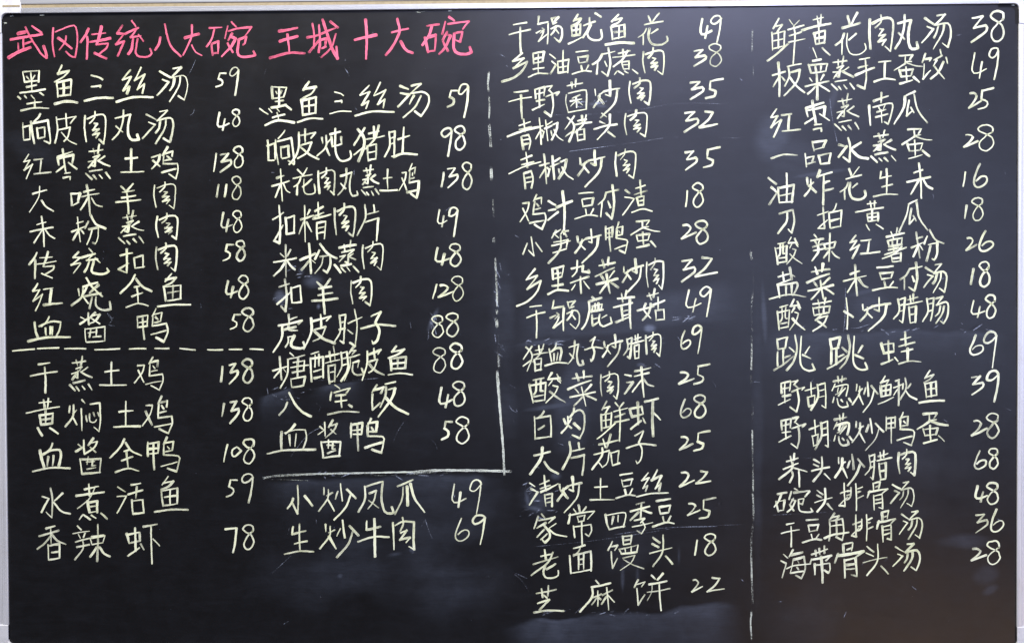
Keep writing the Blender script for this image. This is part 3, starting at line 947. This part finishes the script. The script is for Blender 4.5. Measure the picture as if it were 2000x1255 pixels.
季 1090 657 1155 640/1045 712 1195 672/1130 650 1125 770/1110 715 1045 780/1140 700 1210 725/1075 782 1155 765/1155 765 1125 800/1060 832 1220 797/1140 795 1160 835 1130 885/1130 885 1095 860
=豆 1217 617 1386 828
=2 1490 650 1590 743
=5k 1582 604 1715 768
@970 1005 4
ROW L 老面馒头 18
老 345 322 425 305/375 270 385 345/285 385 480 325/440 290 400 370 270 470/460 380 390 422/380 395 365 440 380 485 440 490 480 470 480 432
面 600 260 690 235/655 245 640 285 600 320/570 315 580 455/600 312 735 282/735 282 738 435/640 315 640 425/680 305 680 422/645 347 680 341/645 387 680 380/590 452 735 425
馒 905 205 870 275/890 247 945 235/945 235 922 275/895 285 905 415/905 415 945 335/985 165 990 230/985 167 1055 158/1055 158 1045 225/990 197 1045 190/990 230 1045 222/955 265 975 300/960 267 1105 232/1105 232 1095 285/1002 258 1008 295/1050 242 1050 288/975 302 1095 287/985 335 1080 312/1080 312 1050 370 965 430/990 345 1060 385 1150 418
头r 1220 175 1275 215/1215 225 1265 250/1195 300 1370 255/1300 155 1295 290 1220 400/1320 320 1375 382
=1 1550 195 1568 313
=8 1622 147 1710 313
ROW L 芝麻饼 22
芝 310 612 465 580/350 575 360 642/405 550 398 632/370 625 395 650/320 690 412 660/412 660 335 742/290 760 400 745 525 748
麻 775 510 800 540/740 562 890 530/745 570 745 640 650 755/740 648 820 615/790 590 790 710/785 640 742 700/795 640 815 660/825 625 905 585/860 565 875 740/858 635 820 695/870 625 920 680
饼 1105 505 1075 565/1085 545 1160 520/1160 520 1132 560/1095 572 1105 702/1105 702 1158 620/1210 470 1240 500/1300 455 1255 505/1190 540 1330 515/1175 602 1355 572/1215 530 1210 600 1175 670/1270 540 1285 745
=2 1524 507 1608 598
=2k 1642 487 1778 598
@1490 10 4
ROW L 鲜黄花肉丸汤 38
鲜 125 105 80 185/100 168 150 155/150 155 110 215/70 215 75 355/75 227 170 205/170 205 165 330/120 212 120 338/80 282 165 265/80 342 165 320/35 438 100 390 200 300/205 115 235 155/285 120 240 165/195 195 320 160/205 242 300 212/200 292 330 265/240 165 250 250 235 465
=黄 307 72 533 408
=花 572 62 798 388
=肉 832 77 1008 363
=丸 1037 77 1210 343
=汤 1242 74 1468 343
=3 1632 92 1745 293
=8 1777 47 1883 281
ROW L 板粟蒸手工蛋饺 49
板 75 550 175 520/120 450 130 580 128 715/130 560 80 640/145 560 172 592/190 482 300 460/200 490 205 560 170 635/215 527 290 507/290 507 265 600 165 710/205 560 260 630 325 685
粟 390 437 455 425/355 465 375 530/360 472 505 460/505 460 490 520/410 475 415 518/455 470 450 515/375 532 490 518/365 572 385 600/475 545 450 590/330 637 515 595/420 540 425 740/415 632 350 695/440 625 520 675
=蒸 532 397 708 663
手 755 427 835 412/745 492 820 472/722 550 870 490/800 425 808 560 795 655/795 655 738 628
工 905 447 1000 438/955 445 950 575/868 600 950 575 1035 585
=蛋 1022 392 1248 616
饺 1270 380 1245 450/1255 425 1315 415/1315 415 1300 440/1260 460 1250 580/1250 580 1310 510/1385 350 1392 388/1335 432 1400 395/1358 430 1330 478/1430 410 1442 458/1410 445 1370 525 1310 578/1340 480 1370 520 1418 578
=4 1637 374 1750 573
=9 1767 337 1840 581
@1490 160 4
ROW L 红枣蒸南瓜 25
=红 60 212 293 430
=枣 327 147 518 388
=蒸 562 94 753 383
南 865 152 980 110/925 85 922 165/830 185 840 340/860 200 985 168 1015 185 1000 260 978 330/978 330 948 312/900 190 915 218/955 180 940 215/890 237 960 217/880 277 975 252/925 218 930 320
瓜 1110 112 1190 75/1110 115 1100 200 1025 330/1180 95 1210 220 1285 320/1142 145 1122 268/1122 268 1165 228/1155 200 1180 242
=2 1607 87 1705 206
=5k 1680 47 1803 213
ROW L 一品水蒸蛋 28
一 65 598 160 568 270 572
品 385 465 400 540/390 472 495 458/495 458 470 510/400 530 470 512/330 560 340 665/335 597 400 580/400 580 385 622/345 642 410 625/435 575 450 640/440 577 530 557/530 557 515 635/450 642 520 632
=水 592 437 823 623
=蒸 844 374 1040 626
=蛋 1087 364 1323 598
=2 1570 412 1680 508
=8 1682 340 1803 538
ROW L 油炸花生未 16
=油 42 710 243 953
炸 345 750 350 802/395 785 358 815/375 760 370 830 325 892/372 820 415 862/445 690 425 745/430 738 540 705/475 730 470 960/480 787 520 775/480 850 550 832
=花 607 664 803 920
=生 867 684 1053 893
=未 1124 637 1320 913
=1 1564 705 1583 816
=6 1650 642 1750 826
@1490 360 4
ROW L 刀拍黄瓜 18
刀 128 230 235 200/235 200 245 290 225 380/225 380 198 350/190 225 185 290 118 382
拍 425 242 510 212/470 178 482 345/482 345 430 345/430 345 505 278/575 150 562 190 540 218/515 225 525 340/520 222 615 202/615 202 605 330/530 287 600 267/530 342 610 327
=黄 727 127 943 360
=瓜 1062 120 1286 368
=1 1577 165 1593 266
=8 1635 104 1718 281
ROW L 酸辣红薯粉 26
=酸 94 414 303 623
=辣 372 384 595 603
=红 677 400 916 573
薯 965 410 1105 380/1000 370 1020 420/1050 340 1040 402/975 440 985 482/975 442 1088 418/1088 418 1080 470/1010 440 1012 478/1050 430 1048 472/985 485 1085 468/980 512 1060 495/950 550 1120 492/1020 480 1022 535/1085 485 1030 540 932 580/1000 552 1010 605/1000 550 1078 535/1078 535 1075 600/1010 580 1070 572/1010 605 1075 598
=粉 1160 357 1413 598
=2 1587 417 1670 516
=6 1692 364 1798 520
ROW L 盐菜未豆付汤 18
盐 120 722 205 700/155 685 165 762/125 775 215 742/210 650 225 742/225 705 252 722/115 780 130 885/125 787 260 765/260 765 272 790 235 870/180 790 180 868/225 775 225 862/50 895 200 860 335 878
=菜 342 622 556 898
=未 632 632 818 873
=豆 852 640 1050 828
=付 1074 614 1243 833
=汤 1254 622 1433 850
=1 1624 660 1646 780
=8 1690 605 1768 798
@1490 500 4
ROW L 酸萝卜炒腊肠 48
=酸 110 340 323 576
萝 390 375 535 350/430 340 440 387/490 325 480 377/390 400 400 460/395 407 525 390/525 390 515 440/435 405 440 445/475 400 475 440/400 462 515 440/465 450 410 500/430 485 505 465/505 465 470 530 390 585/425 505 495 555
卜 650 325 662 450 658 570/635 430 705 475
=炒k 760 320 993 586
腊 1055 335 1065 430 1020 490/1060 342 1110 325/1110 325 1100 440 1090 520/1090 520 1065 500/1065 387 1105 375/1065 432 1100 420/1130 342 1210 320/1150 308 1155 362/1175 295 1175 355/1120 378 1245 352/1140 395 1150 520/1145 402 1195 390/1195 390 1190 515/1150 457 1190 450/1150 522 1190 515
肠 1280 330 1290 430 1248 510/1285 337 1335 325/1335 325 1325 430 1310 505/1290 377 1330 365/1290 432 1325 420/1350 332 1405 315/1405 315 1355 382/1355 382 1430 357 1448 390 1440 470 1410 525/1410 525 1385 505/1385 390 1375 440 1345 470/1415 390 1400 450 1350 525
=4 1630 347 1735 478
=8 1740 304 1816 483
ROW L 跳跳蛙 69
跳 110 645 120 725/115 652 190 632/190 632 175 715/120 727 175 717/160 720 160 850/115 745 115 855/165 792 215 775/85 890 160 845 240 780/250 615 265 720 240 820 185 890/300 625 290 800 310 870 360 895 405 885 385 840/365 705 330 760/310 770 375 800/205 712 245 748
=跳 502 617 816 888
蛙 925 680 945 760/930 692 1020 680/1020 680 1025 742/945 757 1020 745/980 660 985 825/925 842 1015 805/1030 790 1055 820/1075 652 1155 630/1110 592 1115 700/1060 705 1185 672/1080 747 1170 725/1130 720 1130 820/1060 840 1150 818 1235 825
=6 1620 617 1722 770
=9 1730 590 1828 868
@1490 700 4
ROW L 野胡葱炒鳅鱼 39
=野 122 167 323 413
胡 330 250 415 225/375 185 380 290/350 300 360 375/350 302 405 285/405 285 400 355/360 375 405 355/425 200 430 300 375 400/430 207 485 190/485 190 490 385/490 385 460 365/430 252 480 240/430 302 480 290
葱 550 178 650 155/585 140 590 190/620 135 615 182/565 195 540 250/555 222 650 200 665 220 650 292/590 225 582 262/625 215 600 262 565 282/645 228 590 290/555 300 545 342/580 310 590 360 620 380 665 370 655 335/610 320 625 338/672 310 692 340
=炒 702 177 893 416
鳅 955 135 920 190/930 182 985 165/985 165 960 210/920 210 925 295/925 217 1000 200/1000 200 995 280/960 210 960 290/925 252 995 240/925 297 995 282/900 355 1020 300/1035 175 1068 162/1020 227 1090 200/1060 165 1060 365/1050 240 1020 285/1095 195 1090 238/1155 195 1130 230/1110 150 1118 230 1070 320/1115 250 1145 290 1200 318
=鱼w 1222 94 1420 346
=3 1632 137 1720 283
=9 1752 94 1843 333
ROW L 野胡葱炒鸭蛋 28
=野 124 457 330 698
=胡 364 480 513 708
=葱 554 432 698 678
=炒 692 462 943 716
=鸭 960 417 1178 678
蛋 1252 432 1360 425/1360 425 1335 465/1300 440 1300 495/1300 482 1355 475/1300 490 1205 550/1300 482 1380 510 1445 520/1250 545 1265 600/1255 552 1365 540/1365 540 1350 592/1265 600 1350 590/1305 520 1310 640/1255 660 1360 630/1370 600 1418 645
=2 1632 484 1750 598
=8 1747 427 1843 616
ROW L 荞头炒腊肉 68
荞 185 802 275 775/215 760 225 812/245 740 240 792/160 862 275 815/230 810 225 860 125 940/235 850 280 862 345 882/225 880 235 910 210 965/280 865 285 1000
=头r 377 767 523 958
=炒 560 744 793 993
=腊 794 714 1008 943
=肉 1057 707 1193 910
=6 1657 720 1746 860
=8 1764 702 1836 858
@1490 900 4
ROW L 碗头排骨汤 48
=碗 87 212 380 398
=头r 404 212 546 393
排 605 250 668 228/635 170 642 350/642 350 595 345/595 345 662 280/688 205 682 280 650 302/658 238 688 228/655 268 688 258/725 175 730 385/738 215 778 200/738 242 765 234/738 290 785 268
骨 860 170 865 225/865 172 915 160/915 160 905 215/880 202 905 192/835 230 815 285/825 242 975 215/975 215 930 252/865 265 870 380/870 272 930 257/930 257 935 370/935 370 905 360/875 302 930 292/875 330 930 320
=汤 997 160 1178 363
=4 1662 192 1753 316
=8 1747 167 1836 333
ROW L 干豆角排骨汤 36
=干 142 480 283 666
=豆 310 450 458 636
角 560 405 520 460/535 440 595 425/595 425 570 455/520 470 525 550 515 620/530 467 620 447/620 447 632 540 620 615/620 615 570 590/572 455 578 580/530 507 620 495/480 600 540 575 670 555
=排 690 414 860 620
=骨 887 387 1038 628
=汤 1064 387 1243 610
=3 1664 410 1753 558
=6 1782 372 1880 548
ROW L 海带骨头汤 28
海 160 725 195 755/140 775 182 798/182 798 150 910/235 690 205 745/220 732 310 710/235 770 215 870/215 872 320 858/240 768 322 745/322 745 330 840 300 915/300 915 255 890/185 838 240 815 372 800/270 775 282 798/265 825 278 845
带 380 728 505 685/410 695 415 738/440 680 445 728/480 660 480 718/380 760 370 795/380 768 535 735/535 735 490 775/405 800 405 885/410 812 520 795/520 795 525 840 512 870/512 870 480 850/455 745 465 948
=骨 562 634 786 908
=头r 784 647 978 895
=汤 1017 642 1220 860
=2 1627 682 1745 773
=8 1747 622 1848 801
'''


def bbox(S):
    xs_ = [p[0] for s in S for p in s]
    ys_ = [p[1] for s in S for p in s]
    return min(xs_), min(ys_), max(xs_), max(ys_)


CAPS = {'L': (M_INK, 'pale'), 'T': (M_PINK, 'pink')}
crop = (0, 0, 4)
row = None
todo = []
counts = 0
LINES = DATA.strip().split('\n')


def traced(rest):
    S_ = []
    for st in rest.split('/'):
        n_ = [float(q) for q in st.split()]
        S_.append([(crop[0]+n_[i]/crop[2], crop[1]+n_[i+1]/crop[2]) for i in range(0, len(n_), 2)])
    return S_


for ln in LINES:
    if ln[0] == '@':
        crop = tuple(float(t) for t in ln[1:].split())
    elif ln[0] != '=' and not ln.startswith('ROW'):
        k_, rest = ln.split(' ', 1)
        GLYPHS[k_] = traced(rest)
for ln in LINES:
    if ln[0] == '@':
        crop = tuple(float(t) for t in ln[1:].split())
        continue
    if ln.startswith('ROW'):
        t = ln.split()
        row = (t[1], t[2], t[3] if len(t) > 3 else '')
        continue
    ox, oy, sc = crop
    if ln[0] == '=':
        t = ln[1:].split()
        key = t[0]
        x0, y0, x1, y1 = [float(q) for q in t[1:]]
        S = GLYPHS[key]
        a0, b0, a1, b1 = bbox(S)
        x0, y0, x1, y1 = ox+x0/sc, oy+y0/sc, ox+x1/sc, oy+y1/sc
        kx = (x1-x0)/max(a1-a0, 1e-6) if a1-a0 > 3 else 1.0
        ky = (y1-y0)/max(b1-b0, 1e-6)
        jit = 0.014*max(x1-x0, y1-y0)
        mem = {}
        out = []
        bend = rng.uniform(-0.05, 0.05)
        for s in S:
            q = []
            sx_, sy_ = rng.gauss(0, jit*0.7), rng.gauss(0, jit*0.7)
            for p in s:
                if p not in mem:
                    mem[p] = (rng.gauss(0, jit*0.6), rng.gauss(0, jit*0.6))
                j = mem[p]
                u = (p[0]-a0)/max(a1-a0, 1)
                v_ = (p[1]-b0)/max(b1-b0, 1)
                q.append((x0+(p[0]-a0)*kx+j[0]+sx_*0.5+bend*(0.5-v_)*(x1-x0)*0.4, y0+(p[1]-b0)*ky+j[1]+sy_*0.5))
            out.append(q)
        S = out
    else:
        key, rest = ln.split(' ', 1)
        S = traced(rest)
    todo.append((key[0], row, S))

n_char = 0
for (ch, rw, S) in todo:
    kind, text, price = rw
    mat, cname = CAPS[kind]
    x0, y0, x1, y1 = bbox(S)
    size = max(x1-x0, y1-y0)
    digit = ch in '0123456789'
    base = (4.25 if kind == 'L' else 4.8) * (max(0.82, min(1.12, (size/58.0)**0.35)))
    if digit:
        base = 4.4
    dens = len(S)
    if dens > 15:
        base *= 0.84
    elif dens > 10:
        base *= 0.94
    g = Ink()
    gw = rng.uniform(0.92, 1.08)
    lo_w, hi_w = (0.90, 1.10) if digit else (0.76, 1.20)
    for s in S:
        sw = base*gw*rng.uniform(lo_w, hi_w)*(0.9 if math.hypot(s[0][0]-s[-1][0], s[0][1]-s[-1][1]) < 14 else 1.0)
        ink_s = rng.uniform(0.80, 1.14)
        parts = split_corners(s)
        tot = len(parts)
        for k, pp in enumerate(parts):
            pts = [board(*p) for p in pp]
            a0 = rng.uniform(0.55, 1.15) if k == 0 else 1.0
            a1 = rng.uniform(0.42, 1.05) if k == tot-1 else 1.0
            ef = 0.30 if (k in (0, tot-1)) else 0.06
            g.ribbon(pts, sw*PX, ink_s, a0=a0, a1=a1, endfade=ef)
    if digit:
        g.build('price_digit', mat, 'digit %s in the price of %s' % (ch, text))
    else:
        n_char += 1
        what = 'title' if kind == 'T' else 'dish line'
        g.build('written_character', mat, '%s character %s in the %s %s' % (cname, ch, what, text))

# dashes and ruled lines
for x0, y0, x1, y1 in ((98, 340, 270, 325), (292, 322, 460, 315), (505, 322, 670, 322), (740, 330, 935, 322), (1010, 325, 1140, 322),
                       (1210, 320, 1320, 320), (1405, 320, 1525, 332), (1622, 330, 1740, 330), (1790, 328, 1888, 328), (1952, 325, 2056, 330)):
    g = Ink()
    g.ribbon([board(x0/4, 600+y0/4), board(x1/4, 600+y1/4)], 3.1*PX, 1.0, a0=0.8)
    g.build('dash', M_INK)


def rule(segs, label):
    for i, (P, w, ink) in enumerate(segs):
        w *= 0.86
        ink -= 0.04
        g = Ink(0.00016 + 0.00004*i)
        g.ribbon([board(*p) for p in P], w*PX, ink, wob=0.14, endfade=0.4)
        g.build('ruled_line', M_RULE, 'stretch of the ' + label)


rule([([(513, 933), (545, 928), (610, 925), (700, 923), (805, 921)], 3.4, .95), ([(540, 930), (600, 927), (700, 926)], 2.0, .6),
      ([(800, 922), (850, 918), (930, 918), (998, 920)], 5.0, 1.0), ([(640, 928), (780, 927), (850, 921)], 1.6, .55),
      ([(513, 935), (560, 936), (605, 938)], 1.4, .55), ([(860, 922), (930, 926), (975, 929)], 1.4, .5)],
     'horizontal line under the second column of dishes')
rule([([(953, 122), (955, 135)], 2.5, .5), ([(955, 140), (953, 165), (955, 182)], 4, .72), ([(955, 185), (956, 210), (955, 233)], 3.2, .72),
      ([(955, 240), (957, 262), (959, 290)], 5, .78), ([(959, 326), (960, 352)], 6, .85), ([(963, 385), (965, 432)], 3.4, .62),
      ([(964, 460), (965, 477)], 5, .68), ([(967, 500), (970, 560), (971, 600)], 4, .48), ([(970, 605), (971, 612)], 5, .85),
      ([(969, 622), (971, 642)], 6, .82), ([(971, 650), (974, 690), (975, 720)], 5, .58), ([(973, 690), (974, 718)], 3, .8),
      ([(971, 723), (974, 770), (979, 830), (983, 880), (985, 928)], 4.8, .92), ([(974, 740), (978, 800), (981, 850)], 3.0, .8),
      ([(971, 725), (973, 760)], 6, .7)],
     'worn vertical line between the second and third columns')
rule([([(1470, 57), (1469, 75), (1469, 103)], 2.3, 0.79), ([(1470, 120), (1471, 150)], 1.2, 0.47), ([(1471, 160), (1472, 230)], 1.2, 0.42),
      ([(1471, 380), (1471, 460)], 1.0, 0.37), ([(1468, 488), (1466, 497), (1470, 510)], 4.7, 0.74), ([(1470, 515), (1471, 560)], 2.7, 0.58),
      ([(1471, 560), (1468, 600), (1469, 650)], 3.1, 0.56), ([(1468, 650), (1468, 690), (1467, 725)], 3.4, 0.63), ([(1466, 728), (1469, 780), (1470, 822)], 3.1, 0.61),
      ([(1469, 835), (1470, 900), (1471, 960)], 3.3, 0.67), ([(1470, 960), (1471, 1020)], 3.4, 0.73), ([(1471, 1020), (1467, 1060), (1468, 1120), (1470, 1180)], 3.3, 0.70),
      ([(1468, 1190), (1466, 1215), (1468, 1251)], 3.4, 0.65)],
     'worn vertical line between the third and fourth columns')

# thin scratches and left-over scribbles
SCR = [
 [(1080, 225), (1180, 222), (1260, 212), (1330, 202), (1440, 204)], [(1110, 296), (1230, 280), (1320, 268), (1450, 270)],
 [(1040, 1067), (1150, 1056), (1260, 1040), (1340, 1028), (1462, 1023)], [(1200, 1043), (1300, 1030), (1400, 1027)],
 [(1142, 834), (1190, 832), (1244, 827)], [(1285, 823), (1296, 823)], [(566, 893), (600, 850), (630, 832)], [(1000, 1116), (1015, 1122), (1032, 1130)],
 [(1002, 1118), (1020, 1134), (1036, 1160)], [(612, 776), (620, 776), (617, 786), (626, 794), (622, 804)], [(993, 748), (1002, 755), (1008, 757)],
 [(994, 791), (1000, 800), (1010, 805), (1008, 798)], [(213, 613), (219, 625), (212, 634), (225, 636)], [(208, 607), (216, 622), (224, 618)],
 [(392, 590), (393, 602)], [(200, 488), (205, 497), (199, 510)], [(380, 213), (377, 222), (370, 226)], [(382, 118), (378, 128), (372, 140), (364, 152)],
 [(844, 1050), (838, 1036), (830, 1012)], [(830, 1014), (824, 1026), (812, 1040)], [(617, 1010), (618, 1022)], [(1693, 700), (1697, 720), (1690, 735)],
 [(1651, 560), (1650, 620), (1646, 652)], [(1660, 640), (1675, 640), (1700, 632)], [(1735, 525), (1750, 515)], [(1718, 548), (1732, 545)],
 [(1564, 885), (1572, 894), (1584, 893)], [(1620, 190), (1625, 230), (1635, 280)], [(1820, 376), (1823, 386), (1818, 396)], [(1944, 1010), (1955, 1016), (1962, 1018)],
 [(1645, 958), (1645, 942)], [(1505, 1005), (1600, 1000), (1660, 994)], [(1470, 745), (1485, 746)], [(835, 850), (850, 866), (855, 880)],
 [(790, 822), (778, 840), (768, 862)], [(1390, 745), (1396, 750), (1398, 757)], [(727, 55), (729, 62), (726, 68)], [(670, 130), (678, 140), (682, 148)],
 [(502, 120), (515, 140)], [(1995, 600), (1980, 603)], [(1940, 85), (1952, 74), (1960, 68)], [(1980, 1209), (1985, 1209)],
 [(605, 742), (680, 742), (740, 738)], [(845, 282), (852, 278)], [(848, 277), (849, 284)],
 [(975, 575), (980, 600)], [(962, 613), (972, 640)], [(530, 1120), (560, 1092), (575, 1078)], [(1960, 795), (1976, 802)],
]
g = Ink(0.00010)
for P in SCR:
    g.ribbon([board(*p) for p in P], rng.uniform(0.7, 1.2)*PX, rng.uniform(0.42, 0.58), wob=0.25, endfade=0.2)
for (bx, by, rx_, ry_, n_) in ((1150, 668, 150, 7, 26), (1060, 672, 40, 6, 10), (1050, 975, 36, 34, 22), (575, 530, 30, 12, 10), (545, 585, 14, 12, 10),
                              (842, 625, 8, 22, 14), (1325, 622, 26, 8, 10), (560, 770, 45, 12, 14), (1265, 712, 20, 5, 8), (1150, 205, 30, 5, 10),
                              (970, 600, 8, 90, 16), (700, 926, 180, 4, 20), (1170, 1195, 160, 6, 18), (1720, 646, 200, 5, 22)):
    for i in range(n_):
        x, y = bx + rng.uniform(-1, 1)*rx_, by + rng.uniform(-1, 1)*ry_
        a, l = rng.gauss(-0.25, 0.35) + (1.4 if ry_ > rx_ else 0), rng.uniform(6, 22)
        g.ribbon([board(x, y), board(x+l*math.cos(a), y+l*math.sin(a))], rng.uniform(0.8, 2.0)*PX, rng.uniform(0.42, 0.66), endfade=0.25)
for i in range(110):
    x, y = rng.uniform(480, 1970), rng.uniform(60, 1240)
    a, l = rng.uniform(0, 3.14), rng.uniform(3, 16)
    g.ribbon([board(x, y), board(x+l*math.cos(a), y+l*math.sin(a))], rng.uniform(0.8, 1.3)*PX, rng.uniform(0.40, 0.62), endfade=0.2)
g.build('scratches', M_SCR, 'fine pale scratches and rub marks').__setitem__('kind', 'stuff')

print('characters', n_char, 'objects', len(bpy.data.objects))
